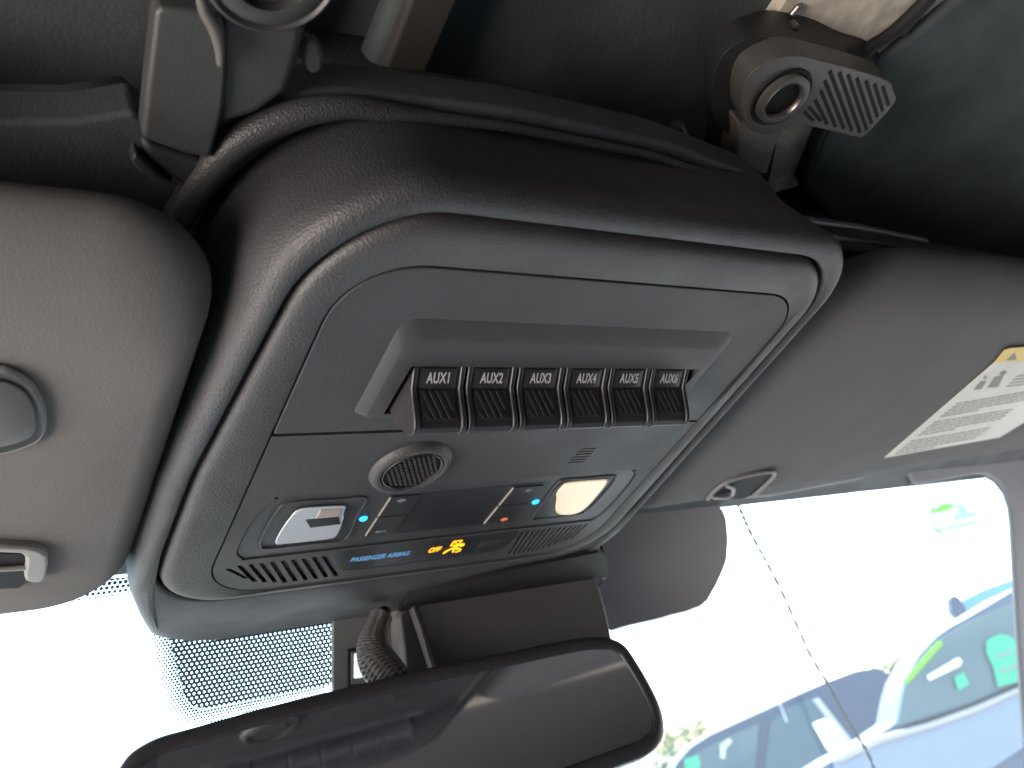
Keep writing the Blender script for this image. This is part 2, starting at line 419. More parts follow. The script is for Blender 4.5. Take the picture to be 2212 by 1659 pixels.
# solid block behind the mirror foot
blk = [(718, 1300), (718, 1496), (1000, 1440), (1318, 1361), (1424, 1335), (1479, 1321), (1512, 1309), (1531, 1292), (1546, 1266), (1560, 1236), (1570, 1208), (1573, 1165), (1569, 1121), (1561, 1101), (1544, 1088), (1500, 1084), (1200, 1130)]
bp_ = [G(x, y, 2) for x, y in blk]
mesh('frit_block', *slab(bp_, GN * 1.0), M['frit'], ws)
fo = [(1318, 1361), (1424, 1335), (1479, 1321), (1512, 1309), (1531, 1292)]
sheet('frit_fringe', loft([[G(x, y, 1.5) for x, y in fo], [G(x + 4, y + 10, 1.5) for x, y in fo]], closed=False), M['dotfringe'], ws, [0] * 5 + [1] * 5)
ft = [(1544, 1086), (1660, 1074), (1760, 1054), (1884, 1030), (1950, 1022), (1965, 1040), (1974, 1050), (2036, 1042), (2096, 1030), (2124, 1030)]
sheet('frit_border', loft([[G(x, y - 6, 1.5) for x, y in ft], [G(x - 2, y + 9, 1.5) for x, y in ft]], closed=False), M['dotfringe'], ws, [0] * 10 + [1] * 10)

# right windscreen pillar and header return
pil_in = [(1500, 1066), (1540, 1084), (1659, 1076), (1770, 1054), (1884, 1033), (1946, 1025), (1956, 1032), (1964, 1046), (1974, 1050), (2034, 1040), (2096, 1028), (2121, 1029), (2146, 1044), (2164, 1068), (2174, 1100), (2178, 1140), (2184, 1250), (2192, 1380), (2202, 1520), (2216, 1680)]
pil_out = [(1480, 900), (1540, 900), (1650, 890), (1760, 880), (1870, 870), (1950, 860), (1990, 860), (2030, 860), (2080, 860), (2130, 860), (2200, 860), (2280, 880), (2340, 920), (2380, 980), (2420, 1060), (2440, 1140), (2460, 1250), (2470, 1380), (2480, 1520), (2500, 1680)]
sur = thing('windscreen_pillar', G(2260, 1300), 'grey windscreen pillar and header return framing the glass at the right edge', 'windscreen pillar')
inn = [G(x, y, 6) for x, y in pil_in]; mid = [G(x + 5, y - 3, 16) for x, y in pil_in]; mid2 = [G(x + 14, y - 8, 19) for x, y in pil_in]; outp = [G(x, y, 26) for x, y in pil_out]
back = [G(x, y, -12) for x, y in pil_out]; backi = [G(x, y, -3) for x, y in pil_in]
mesh('trim', *loft([mid, mid2, outp, back], closed=False), M['pillar'], sur)
mesh('rubber_edge', *loft([backi, inn, mid], closed=False), M['rubber'], sur)

# ------------------------------------------------------------------ overhead console
oc = thing('overhead_console', (200, 250, HZ), 'black grained overhead console with six AUX switches, map lights and airbag indicator', 'overhead console')
SK = .085
def zf(base, lift):            # face level: rises towards the windscreen in front of the lip
    return lambda x, y: base + lift * smooth01(372, 450, y)
def hr(dx, y0, y1, z, lift=12, rr=(40, 32, 38, 38), lk=1.0):
    r_ = rrect(74 - dx, 317 + dx, y0, y1, tuple(max(8, q + dx) for q in rr), zf(z, lift), nc=12, ns=8, skew=SK)
    for v in r_:
        if v.y > 350: v.x += (200 - v.x) * .0024 * (v.y - 350)
    return lean(r_, lk)
rings = [hr(1.5, 140, 456, HZ + 2, 6, (58, 40, 42, 42), .1), hr(2.0, 137.5, 454, 196, 12, (52, 38, 40, 40), .45), hr(2.6, 133.6, 452, 180, 12, (44, 34, 38, 38), .85), hr(2.0, 131.6, 449, 172.2), hr(.4, 133, 445, 169.2), hr(-1.8, 135.4, 438, 167.6), hr(-3.8, 138, 425, 167.3)]
g = lambda i, z, yf: lean(rrect(80 + i, 311 - i, 141 + i, yf - i, tuple(q - i for q in (38, 31, 34, 34)), z, nc=12, ns=8, skew=SK))
rings += [g(-1.0, 167.9, 369.5), g(0, 169.0, 368.5), g(.5, 174, 368.5)]
mesh('housing', *loft(rings, cap0=False), M['shell'], oc, ang=60)
# bezel frame
def br(i, z, x0=81.3, x1=309.7, y0=142.3, y1=368): return lean(rrect(x0 + i, x1 - i, y0 + i, y1 - i * .62, tuple(q - i for q in (37, 30, 34, 34)), z, nc=12, ns=8, skew=SK))
def dr(i, z): return rrect(101 + i, 300 - i, 160.3 + i, 362 - i, (27 - i, 24 - i, 28 - i, 30 - i), z, nc=12, ns=8, p=2.15, skew=.06)
rings = [br(0, 175), br(.1, 170.2), br(.6, 168.6), br(1.6, 167.3), br(3.2, 166.5), br(5.4, 166.2), br(8, 166.25), dr(-1.2, 166.9), dr(-.5, 167.2), dr(-.35, 171.5)]
mesh('bezel', *loft(rings), M['bezel'], oc, ang=60)
mesh('backing', *prism([(p.x, p.y) for p in dr(-6, 0)], 171.2, 173), M['dark'], oc)
mesh('backing', *prism([(p.x, p.y) for p in hr(-3, 138, 402, 0)], 176, 178.5), M['dark'], oc)
# panels inside the bezel
full = dr(.3, 0)
up = [p for p in full if p.y < 242.6]; lo = [p for p in full if p.y > 243.9]
def order(pts):
    c = sum(pts, Vector()) / len(pts); return sorted(pts, key=lambda p: math.atan2(p.y - c.y, p.x - c.x))
up = order(up + [Vector((101.3, 242.6, 0)), Vector((299.4, 242.6, 0))]); lo = order(lo + [Vector((101.3, 244, 0)), Vector((299.6, 244, 0))])
po = mesh('upper_panel', *prism([(p.x, p.y) for p in up], 167, 171), M['panel'], oc, bevel=.5)
pn = mesh('lower_panel', *prism([(p.x, p.y) for p in lo], 167, 171), M['panel'], oc, bevel=.45)
SW0, SWP = 137.6, 21.05       # first switch, pitch
# boss round the switches
bossr = []
for i, z, (yt, yb) in [(0, 167.1, (182, 232)), (3.2, 164.4, (189, 231)), (4, 164.2, (190.5, 230.4))]:
    bossr.append(rrect(126 + i * 1.0, 276 - i, yt, yb, (6, 6, 3, 3), z, skew=.05))
bossr.append(rrect(135.5, 266.5, 202.3, 228.6, (.6,) * 4, 164.2, skew=0)); bossr.append(rrect(136, 266, 202.8, 228.2, (.6,) * 4, 170.5))
mesh('switch_surround', *loft(bossr), M['panel'], oc, bevel=0, ang=40)
carve(po, *box(136.2, 265.8, 203, 228, 160, 175))

# six rocker switches
prof = [(203.4, 169), (203.4, 166.0), (210.2, 161.2), (211.8, 157.6), (213.4, 154.0), (214.8, 151.2), (216.4, 149.2), (218.6, 148.6), (221, 149.4), (224.6, 154.5), (227.6, 161), (228, 169)]
def along(a, b, t): return (a[0] + (b[0] - a[0]) * t, a[1] + (b[1] - a[1]) * t)
for k in range(6):
    x0 = SW0 + k * SWP; x1 = x0 + 20.2
    sw = None
    def ext(pr, xa, xb): return loft([[Vector((xa, y, z)) for y, z in pr], [Vector((xb, y, z)) for y, z in pr]], cap0=True, cap1=True)
    inn_ = [(y + (.75 if 0 < i < 8 else 0), z + (.55 if 0 < i < 9 else 0)) for i, (y, z) in enumerate(prof)]
    sw = mesh('rocker_switch', *ext(inn_, x0 + 1.2, x1 - 1.2), M['switch'], oc, bevel=.35, seg=3)
    mesh('side_rib', *ext(prof, x0, x0 + 2.1), M['switch'], sw, bevel=.75, seg=4)
    mesh('side_rib', *ext(prof, x1 - 2.1, x1), M['switch'], sw, bevel=.75, seg=4)
    # label facet plate with a bevelled rim
    a3 = lambda x, i, j, t, lift: Vector((x, *along(inn_[i], inn_[j], t))) + Vector((0, -.577, -.817)) * lift
    q1 = [a3(x0 + 2.6, 1, 2, .06, .0), a3(x1 - 2.6, 1, 2, .06, .0), a3(x1 - 2.6, 1, 2, .97, .0), a3(x0 + 2.6, 1, 2, .97, .0)]
    q2 = [a3(x0 + 4.4, 1, 2, .16, .55), a3(x1 - 4.2, 1, 2, .16, .55), a3(x1 - 4.4, 1, 2, .97, .55), a3(x0 + 4.6, 1, 2, .97, .55)]
    mesh('label_plate', *loft([q1, q2], cap0=True, cap1=True), M['switch'], sw, bevel=.12)
    U = Vector((1, 0, 0)); pu, pd = Vector((0, *inn_[1])), Vector((0, *inn_[2])); V = (pu - pd).normalized()
    text('lettering', 'AUX%d' % (k + 1), Vector((x0 + 10.1, *along(inn_[1], inn_[2], .56))), U, V, 5.2, M['white'], sw, sx=.66, lift=Vector((0, -.577, -.817)) * .62, bold=.028, spacing=1.06)
    # grip pad: plate and slanted ribs on the steep face
    g0, g1 = Vector((0, *along(inn_[2], inn_[3], .12))), Vector((0, *inn_[5])); Vd = (g1 - g0); ln = Vd.length; Vd.normalize(); nn_ = Vector((0, -Vd.z * -1, 0)); nn_ = Vector((1, 0, 0)).cross(Vd); nn_ = nn_ if nn_.y < 0 else -nn_
    o0 = Vector((x0, 0, 0)) + g0
    def gpnt(u, v, w): return o0 + Vector((u, 0, 0)) + Vd * v + nn_ * w
    pd_ = mesh('grip_pad', *loft([[gpnt(3.6, .1, w), gpnt(16.8, .1, w), gpnt(16.8, ln, w), gpnt(3.6, ln, w)] for w in (-.2, .35)], cap0=True, cap1=True), M['pad'], sw, bevel=.2)
    parts = []
    for j in range(-1, 6):
        u0 = 3.9 + j * 2.75; sl_ = 3.9
        us, ue, v0, v1 = u0, u0 + sl_ + 1.6, .5, ln - .5
        A, B = (u0, v0), (u0 + sl_, v1)
        # clip to the plate
        def cl(u, v, A=A, B=B):
            return u
        lo_u, hi_u = 4.0, 16.4
        def seg(A, B):
            (ua, va), (ub, vb) = A, B
            t0 = max(0, (lo_u - ua) / (ub - ua)); t1 = min(1, (hi_u - 1.5 - ua) / (ub - ua))
            return (ua + (ub - ua) * t0, va + (vb - va) * t0), (ua + (ub - ua) * t1, va + (vb - va) * t1), t1 > t0 + .1
        a_, b2, ok = seg(A, B)
        if ok:
            parts.append(loft([[gpnt(a_[0], a_[1], w), gpnt(a_[0] + 1.5, a_[1], w), gpnt(b2[0] + 1.5, b2[1], w), gpnt(b2[0], b2[1], w)] for w in (.3, .62)], cap0=True, cap1=True))
    mesh('grip_ribs', *join(*parts), M['pad'], sw, bevel=.15)

# speaker: raised ring and hexagon grille
sx_, sy_ = 163, 268
def circ(r, z, n=48, cx=sx_, cy=sy_): return [Vector((cx + r * math.cos(2 * math.pi * i / n), cy + r * math.sin(2 * math.pi * i / n), z)) for i in range(n)]
spk = mesh('speaker_ring', *loft([circ(17, 167.3), circ(16.6, 165.9), circ(15.6, 164.6), circ(14.3, 164), circ(13.2, 164.2), circ(12.6, 165.0), circ(12.4, 167.3)]), M['bezel'], oc, ang=60)
mesh('speaker_rim', *loft([circ(12.4, 164.6), circ(12.1, 164.2), circ(11.7, 164.6), circ(11.6, 166)]), M['switch'], spk)
mesh('speaker_backing', *loft([circ(12.3, 165.6), circ(12.3, 167.5)], cap0=True, cap1=True), M['dark'], spk)
hexs = []
ph = 2.15
for i in range(-9, 10):
    for j in range(-10, 11):
        cx = sx_ + (i + (j % 2) * .5) * ph; cy = sy_ + j * ph * .866
        if math.hypot(cx - sx_, cy - sy_) < 11.1:
            r = ph * .5
            hexs.append(loft([[Vector((cx + q * math.cos(R(60 * k + 30)), cy + q * math.sin(R(60 * k + 30)), z)) for k in range(6)] for q, z in ((r * .92, 165.6), (r * .62, 164.6), (r * .15, 164.4))], cap1=True))
mesh('speaker_mesh', *join(*hexs), M['switch'], spk, smooth=False)

# microphone slots
carve(pn, *join(*[loft([[Vector((242.6 + 1.0 * (5 - j) * .1 + u, 261.3 + j * 2.1 + v, z)) for u, v in ((0, 0), (9, 0), (9, .8), (0, .8))] for z in (160, 170)], cap0=True, cap1=True) for j in range(6)]))
# dome-light unit opening
dome = [(115, 285.5), (111, 291), (109, 301), (108.6, 318), (109.5, 326), (113, 330.5), (120, 331.5), (200, 330.5), (286, 330.3), (293.5, 329.5), (296.3, 325), (296.6, 312), (295, 296), (292.4, 287), (288, 284), (284, 283.3), (200, 284), (120, 284.2)]
dm = [(p.x, p.y) for p in catmull([Vector((x, y, 0)) for x, y in dome], 3, True)]
def scale_in(pl, d):
    n = len(pl); out = []
    for i in range(n):
        a, b_, c = Vector(pl[i - 1]), Vector(pl[i]), Vector(pl[(i + 1) % n]); t_ = (c - a).normalized(); out.append((b_.x - t_.y * d, b_.y + t_.x * d))
    return out
area2 = sum(dm[i - 1][0] * dm[i][1] - dm[i][0] * dm[i - 1][1] for i in range(len(dm)))
sg = 1 if area2 > 0 else -1
carve(pn, *prism(scale_in(dm, -.5 * sg), 160, 169.9))
# vent slots and indicator window are cut into the front strip
vl = []
for k in range(10):
    t_ = k / 9.0
    xt = 108 + 41 * t_; xb = 118.5 + 43.5 * t_
    yt = 336.5; yb = 352 + 6 * min(1, t_ * 2.2); 
    if k == 0: yt = 338; yb = 349
    vl.append(prism([(xt - 1.1, yt), (xt + 1.1, yt), (xb + 1.1, yb), (xb - 1.1, yb)], 160, 169.5))
for k in range(13):
    t_ = k / 12.0
    xt = 252.5 + 40 * t_; xb = 256.5 + 34.5 * t_
    yt = 334; yb = 358 - 9 * max(0, t_ - .5) * 2
    vl.append(prism([(xt - .85, yt), (xt + .85, yt), (xb + .85, yb), (xb - .85, yb)], 160, 169.5))
carve(pn, *join(*vl))
ab = [(149.5, 333.2), (154, 342), (159, 349), (164, 352.6), (172, 354), (210, 353.5), (246, 352.8), (250.5, 350), (251.3, 344), (249.6, 333.4)]
carve(pn, *prism(ab, 160, 168))

# dome unit
du = mesh('dome_unit', *prism(scale_in(dm, .1 * sg), 167.6, 170.9), M['unit'], oc, bevel=.6)
inr = [(119, 288.6), (116.4, 296), (115.8, 312), (117, 322), (121, 325), (156, 324.6), (156.5, 288.8)]
def inset_piece(name, poly, z, m, parent, bevel=.35, top=168): return mesh(name, *prism(poly, z, top), m, parent, bevel=bevel)
def framering(name, outer, w, z0, z1, m, parent):
    s = 1 if sum(outer[i - 1][0] * outer[i][1] - outer[i][0] * outer[i - 1][1] for i in range(len(outer))) > 0 else -1
    inn = scale_in(outer, w * s)
    ri = [[Vector((x, y, z1)) for x, y in outer], [Vector((x, y, z0)) for x, y in scale_in(outer, .15 * s)], [Vector((x, y, z0)) for x, y in scale_in(outer, (w - .15) * s)], [Vector((x, y, z1)) for x, y in inn]]
    return mesh(name, *loft(ri), m, parent)
sm = lambda poly, n=3: [(p.x, p.y) for p in catmull([Vector((x, y, 0)) for x, y in poly], n, True)]
framering('lamp_frame', sm([(120, 288.5), (116.4, 296), (115.8, 312), (117, 322), (121, 325), (140, 325), (155, 323.5), (153.8, 305), (152.6, 289.5), (140, 288.6)]), 1.0, 166.9, 167.7, M['unit'], du)
lensL = sm([(126, 293.6), (123.2, 300), (122.2, 312), (123, 319.6), (127, 320.4), (145, 320.2), (148.6, 317), (147, 304), (145, 295), (141, 293.4)])
lw = mesh('map_light', *prism(scale_in(lensL, -.6), 167.0, 167.7), M['gloss'], du, bevel=.15)
mesh('lens', *prism(lensL, 166.3, 167.2), mat('bright clear lens', (.42, .47, .52), .12, .6, coat=.6), lw, bevel=.4)
mesh('reflector', *prism([(134, 294.6), (143, 294.8), (144, 301), (134, 300.6)], 165.9, 166.5), mat('pinkish lamp glimpse', (.32, .28, .27), .3, .5), lw, bevel=.3)
mesh('lamp_shadow_patch', *prism([(130, 301.5), (144, 301.5), (146.5, 307.5), (134, 308.2)], 166.0, 166.4), M['gloss'], lw, bevel=.15)  # dark patch on the lens stands in for shade inside the lamp
mesh('lamp_slot', *prism([(144.6, 295.6), (146, 296), (147.2, 301), (145.6, 301)], 166.0, 166.4), M['gloss'], lw, bevel=.15)
framering('lamp_frame', sm([(248, 288.2), (249, 305), (250.5, 321.5), (256, 323.6), (280, 323), (284.6, 318), (284.4, 300), (282.4, 289), (278, 286.8), (262, 287)]), 1.0, 166.9, 167.7, M['unit'], du)
lensR = sm([(254, 289.6), (251.4, 293), (252, 299), (255, 304), (258.5, 311), (262.5, 317), (268, 320), (276, 320.4), (279.6, 315), (279, 300), (277.2, 291), (273, 289.4)])
lr = mesh('map_light', *prism(sm([(250.6, 289.3), (250, 305), (252, 320.5), (266, 321.6), (277, 321.4), (281, 315), (280.4, 300), (278.6, 289.6), (265, 288.4)]), 167.0, 167.7), M['gloss'], du, bevel=.15)
mesh('lens', *prism(lensR, 166.3, 167.2), M['lit'], lr, bevel=.4)
cen = inset_piece('console_centre', [(162.8, 290), (162, 324), (240, 322.5), (240.6, 288.6)], 167.35, M['gloss'], du)
for (xa, xb, side) in ((163.4, 177, 1), (224.2, 240, -1)):
    for (ya, yb) in ((290.3, 305.6), (306.2, 322)):
        b_ = mesh('light_button', *prism([(xa, ya), (xb, ya), (xb, yb), (xa, yb)], 166.7, 167.5), mat('button plastic', (.022, .023, .026), .35, .5), cen, bevel=.5, seg=3)
        cx, cy = (xa + xb) / 2 - 1 * side, (ya + yb) / 2 + (-5 if ya < 300 else 4.5)
        lit_or = side == -1 and ya > 300
        mt = M['orange'] if lit_or else M['dimwhite']
        if ya < 300 or lit_or:
            lamp = [(cx - 2, cy + .9), (cx - 1, cy - 1), (cx + 1, cy - 1), (cx + 2, cy + .9)]
            mesh('lamp_icon', *join(prism(lamp, 166.5, 166.75), prism([(cx - .6, cy + 1.2), (cx + .6, cy + 1.2), (cx + .4, cy + 1.9), (cx - .4, cy + 1.9)], 166.5, 166.75)), mt, b_, smooth=False)
        else:
            mesh('lamp_icon', *join(*[prism([(cx + u - .25, cy - 1), (cx + u + .25, cy - 1), (cx + u * 1.5 + .25, cy + .6), (cx + u * 1.5 - .25, cy + .6)], 166.5, 166.75) for u in (-1.6, -.8, 0, .8, 1.6)]), mt, b_, smooth=False)
    xs = xa - .25 if side == 1 else xa - .9
    for (ya, yb) in ((290.6, 305.4), (306.4, 321.6)):
        mesh('edge_highlight', *prism([(xs - .25, ya), (xs + .25, ya), (xs + .25, yb), (xs - .25, yb)], 166.5, 167.4), mat('painted edge highlight', (.22, .20, .18), .35, .5), cen, bevel=.1)  # pale strip paints the highlight along the button's edge
for x, y in ((157, 307), (244.2, 306)):
    mesh('indicator_light', *loft([[Vector((x + r * math.cos(R(a)), y + r * math.sin(R(a)), z)) for a in range(0, 360, 18)] for r, z in ((1.9, 167.5), (1.6, 166.9), (.9, 166.65))], cap0=True, cap1=True), M['blueled'], du)
# airbag indicator
ai = mesh('airbag_indicator', *prism(scale_in(ab, .25), 167.15, 169), M['gloss'], oc, bevel=.2)
Ux = Vector((1, 0.0, 0)); Vy = Vector((0, -1, 0))
text('lettering', 'PASSENGER AIRBAG', (178.6, 343.4, 166.95), Ux, Vy, 5.7, M['bluetxt'], ai, sx=.575, bold=.03, shear=0)
text('lettering', 'OFF', (206.4, 343.2, 166.95), Ux, Vy, 6.4, M['amber'], ai, sx=.56, bold=.035)
# airbag-off pictogram: seated figure with round bag and a bar
ic = []
def disc(cx, cy, r, n=16): return prism([(cx + r * math.cos(2 * math.pi * i / n), cy + r * math.sin(2 * math.pi * i / n)) for i in range(n)], 166.9, 167.1)
def bar(a, b_, w):
    a, b_ = Vector((*a, 0)), Vector((*b_, 0)); s = (b_ - a).normalized().cross(Vector((0, 0, 1))) * w / 2
    return prism([(a + s).xy[:], (b_ + s).xy[:], (b_ - s).xy[:], (a - s).xy[:]], 166.9, 167.1)
ic = [bar((214.0, 336.6), (218.6, 336.6), .7), bar((214.0, 340.8), (218.4, 340.8), .7), bar((214.1, 336.4), (214.1, 341), .7), bar((218.3, 336.4), (218.3, 341), .7), bar((214.4, 337), (218, 340.6), .7),
      disc(220.4, 341.4, 1.5), bar((217.0, 341.6), (219.6, 345.2), 1.6), bar((213.4, 346.6), (217.0, 343.2), 1.1), bar((213.2, 348.2), (214.6, 345.6), 1.0), bar((217.4, 344.4), (218.6, 348), 1.1), bar((219.4, 344.6), (222.2, 346.2), 1.1), bar((220.0, 348.2), (222.4, 347.2), .9)]
mesh('airbag_icon', *join(*ic), M['amber'], ai, smooth=False)
mesh('unlit_icon', *prism([(231, 340), (236, 340), (236, 347), (231, 347)], 167.05, 167.2), mat('unlit icon', (.03, .03, .033), .5, .4), ai, smooth=False)
mesh('unlit_icon', *loft([[Vector((241.5 + 2.6 * math.cos(R(a)), 342.6 + 2.6 * math.sin(R(a)), z)) for a in range(0, 360, 20)] for z in (167.05, 167.2)], cap0=True, cap1=True), mat('unlit icon round', (.03, .03, .033), .5, .4), ai, smooth=False)

# ------------------------------------------------------------------ sun visors
def pillow(x0, x1, y0, y1, r, zb, zt, rad, m, name, parent, zfun=None, kr=1.0):
    """padded slab with rounded rim; zb lower face, zt upper"""
    zfun = zfun or (lambda x, y: 0)
    rings = []
    steps = 9
    def rg(i, z):
        rr = rrect(x0 + i, x1 - i, y0 + i * kr, y1 - i * .7, tuple(max(3, q - i) for q in r), 0, nc=12, ns=14)
        return [Vector((p.x, p.y, z + zfun(p.x, p.y))) for p in rr]
    for k in range(steps + 1):
        a = R(90 * k / steps)
        rings.append(rg(rad * (1 - math.cos(a)) * 1.0, zb + (zt - zb) * .5 - (zt - zb) * .5 * math.sin(a)))
    rings = [rg(rad * (1 - math.cos(R(90 * k / 5))), zb + (zt - zb) * .5 + (zt - zb) * .5 * math.sin(R(90 * k / 5))) for k in range(5, 0, -1)] + rings
    # belly of the padding
    for i in (rad + 14, rad + 34, rad + 60): rings.append(rg(i, zb - (1 if i < 40 else 1.4)))
    return mesh(name, *loft(rings, cap0=True, cap1=True), m, parent, ang=80)
zl = lambda x, y: -.0 * (x) + .05 * (y - 250) * -1 * 0
vL = thing('sun_visor', (60, 200, 200), 'grey cloth sun visor folded up left of the console with oval vanity cover', 'sun visor', 'sun visors beside the console')
padL = pillow(-360, 73, 162, 366, (30, 34, 34, 34), 169, 199, 13, M['cloth'], 'visor_pad', vL, kr=3.6)
zr = lambda x, y: .045 * (x - 330)
vR = thing('sun_visor', (340, 200, 200), 'grey cloth sun visor folded up right of the console carrying a yellow-topped warning label', 'sun visor', 'sun visors beside the console')
padR = pillow(329, 800, 152, 352, (54, 40, 30, 22), 174, 208, 24, M['cloth'], 'visor_pad', vR, zr, kr=1.6)
# oval recess with the mirror cover, left visor
ov = [P(x, y, 166.7) for x, y in [(-60, 800), (0, 804), (22, 809), (55, 826), (76, 848), (91, 877), (97, 909), (95, 935), (80, 955), (44, 971), (0, 982), (-60, 988), (-120, 960), (-130, 880), (-110, 820)]]
ovc = catmull(ov, 4, True); cc = sum(ovc, Vector()) / len(ovc)
def sc(r, k, dz): return [cc + (p - cc) * k + Vector((0, 0, dz)) for p in r]
vc = mesh('vanity_rim', *loft([sc(ovc, 1.06, 1.4), sc(ovc, 1.02, .2), sc(ovc, .985, .0), sc(ovc, .93, 2.0)]), M['clothedge'], vL, ang=70)
mesh('vanity_recess', *loft([sc(ovc, .97, .05), sc(ovc, .86, .45)], cap1=True), mat('recess wall grey', (.018, .02, .022), .5, .4), vL, ang=20)
mesh('vanity_cover', *loft([sc(ovc, .80, .4), sc(ovc, .79, -.2), sc(ovc, .74, -.5)], cap1=True), mat('cover grey', (.065, .064, .063), .5, .4), vL, ang=50)
# front holding bracket, left visor
cA = [(-70, 1181), (0, 1182), (60, 1185), (88, 1191), (104, 1203), (105, 1222), (100, 1246), (94, 1259), (70, 1262), (54, 1256), (52, 1240), (56, 1222), (54, 1206), (44, 1198), (0, 1196), (-70, 1196)]
cl = [P(x, y, 164.6) for x, y in cA]
mesh('bracket', *loft([cl, [p + Vector((0, 0, 8)) for p in cl]], cap0=True, cap1=True), M['clip'], vL, bevel=1.4, seg=3)
dk = [P(x, y, 166.6) for x, y in [(-70, 1194), (46, 1197), (56, 1208), (57, 1225), (53, 1262), (40, 1270), (-70, 1276)]]
mesh('bracket_recess', *loft([dk, [p + Vector((0, 0, 6)) for p in dk]], cap0=True, cap1=True), M['dark'], vL)
mesh('bracket_pin', *tube([P(-70, 1232, 165.8), P(0, 1229, 165.8), P(54, 1226, 165.8)], 1.0), M['clip'], vL)
# clip notch at the front of the right visor
nz_ = 178.5
no = [P(x, y, nz_ - 3) for x, y in [(1536, 1072), (1548, 1060), (1572, 1042), (1610, 1029), (1660, 1021), (1672, 1026), (1668, 1036), (1628, 1070), (1604, 1078), (1560, 1080)]]
mesh('clip_recess', *loft([no, [p + Vector((0, 0, 4)) for p in no]], cap0=True, cap1=True), M['dark'], vR, bevel=.6)
mesh('clip_rim', *tube(catmull([P(x, y, nz_ - 3.5) for x, y in [(1528, 1078), (1545, 1058), (1572, 1040), (1612, 1027), (1664, 1019), (1672, 1027), (1650, 1050), (1626, 1071)]], 5), 1.3), M['clip'], vR)
mesh('clip_hook', *tube(catmull([P(x, y, nz_ - 5) for x, y in [(1538, 1074), (1560, 1075), (1580, 1070), (1584, 1056), (1570, 1050)]], 5), 1.2), mat('clip pin grey', (.2, .19, .2), .35, .5), vR)
# warning label
LZ = lambda x: 174 + .045 * (x - 330) - 2.1
def PV(px, py, off=0):       # point on the right visor's sloping underside
    n = Vector((-.045, 0, 1)); p0 = Vector((330, 0, 172.4 - off)); return PL(px, py, p0, n)
lb = [PV(x, y, .5) for x, y in [(1911, 989), (2149, 783), (2300, 776), (2300, 850), (2212, 913), (2159, 945)]]
wl = mesh('warning_label', *loft([lb, [p + Vector((0, 0, .4)) for p in lb]], cap0=True, cap1=True), M['label'], vR, smooth=False)
yb_ = [PV(x, y, .55) for x, y in [(2149, 783), (2170, 757), (2184, 752), (2300, 744), (2300, 775)]]
mesh('yellow_band', *loft([yb_, [p + Vector((0, 0, .4)) for p in yb_]], cap0=True, cap1=True), M['labely'], wl, smooth=False)
tri = [PV(x, y, .8) for x, y in [(2174, 779), (2192, 762), (2196, 777)]]
mesh('hazard_triangle', *loft([tri, [p + Vector((0, 0, .2)) for p in tri]], cap0=True, cap1=True), M['ink'], wl, smooth=False)
# two pictograms and rows of fine print
def lq(pts, off=.8):
    a = [PV(x, y, off) for x, y in pts]; return loft([a, [p + Vector((0, 0, .2)) for p in a]], cap0=True, cap1=True)
mesh('pictogram', *join(lq([(2104, 842), (2120, 823), (2131, 824), (2119, 841)]), lq([(2124, 817), (2129, 811), (2133, 814), (2128, 820)])), M['ink'], wl, smooth=False)
mesh('pictogram', *join(lq([(2133, 838), (2150, 814), (2168, 812), (2156, 836)]), lq([(2158, 808), (2170, 800), (2176, 804), (2166, 812)])), M['ink'], wl, smooth=False)
rows = []
random.seed(3)
A0, A1 = Vector((2062, 874)), Vector((1930, 982))
for i in range(17):
    t_ = i / 16; st = A0.lerp(A1, t_); 
    if i in (5, 11): continue
    L_ = (240 - 25 * random.random()) if i not in (4, 10, 16) else 90
    x = st.x + 4
    y = st.y - 1
    x_end = min(st.x + L_, 2290, 2150 + (945 - y) * 1.2 if y > 900 else 2290)
    while x < x_end - 4:
        w = 6 + random.random() * 16; xe = min(x + w, x_end)
        s = -.17
        rows.append(lq([(x, y + s * (x - st.x)), (xe, y + s * (xe - st.x)), (xe - 1.2, y + s * (xe - st.x) + 1.9), (x - 1.2, y + s * (x - st.x) + 1.9)]))
        x = xe + 2.5
for i, y in enumerate((813, 820, 827, 834)):
    rows.append(lq([(2196 - i * 7, y), (2300, y - 14), (2299, y - 12), (2194 - i * 7, y + 2)]))
mesh('fine_print', *join(*rows), mat('fine grey print', (.34, .34, .31), .7, .2), wl, smooth=False)

# ------------------------------------------------------------------ interior mirror
MN = Vector((.05, 1, -.03)).normalized(); M0 = Vector((250, 396, 118))
def MP(px, py, off=0): return PL(px, py, M0 - MN * off, MN)
mo = [(236, 1720), (244, 1682), (260, 1650), (280, 1624), (310, 1603), (350, 1585), (425, 1565), (560, 1527), (713, 1489), (921, 1440), (1100, 1404), (1240, 1376), (1300, 1372), (1326, 1376), (1356, 1394), (1386, 1438), (1410, 1480), (1428, 1518), (1438, 1555), (1437, 1588), (1426, 1610), (1406, 1626), (1386, 1636), (1321, 1660), (1200, 1705), (1000, 1775), (700, 1860), (450, 1925), (320, 1945), (262, 1920), (238, 1860), (230, 1790)]
mr = catmull([MP(x, y) for x, y in mo], 4, True); mc = sum(mr, Vector()) / len(mr)
def ms(px, dep):
    """inset by px mm along the outline's normal, depth dep towards the windscreen"""
    n = len(mr); out = []
    for i in range(n):
        t_ = (mr[(i + 1) % n] - mr[i - 1]).normalized(); s = MN.cross(t_)
        if s.dot(mc - mr[i]) < 0: s = -s
        out.append(mr[i] + s * px + MN * dep)
    return out
im = thing('rear_view_mirror', mc, 'dark interior rear-view mirror hanging under the sensor cover', 'mirror')
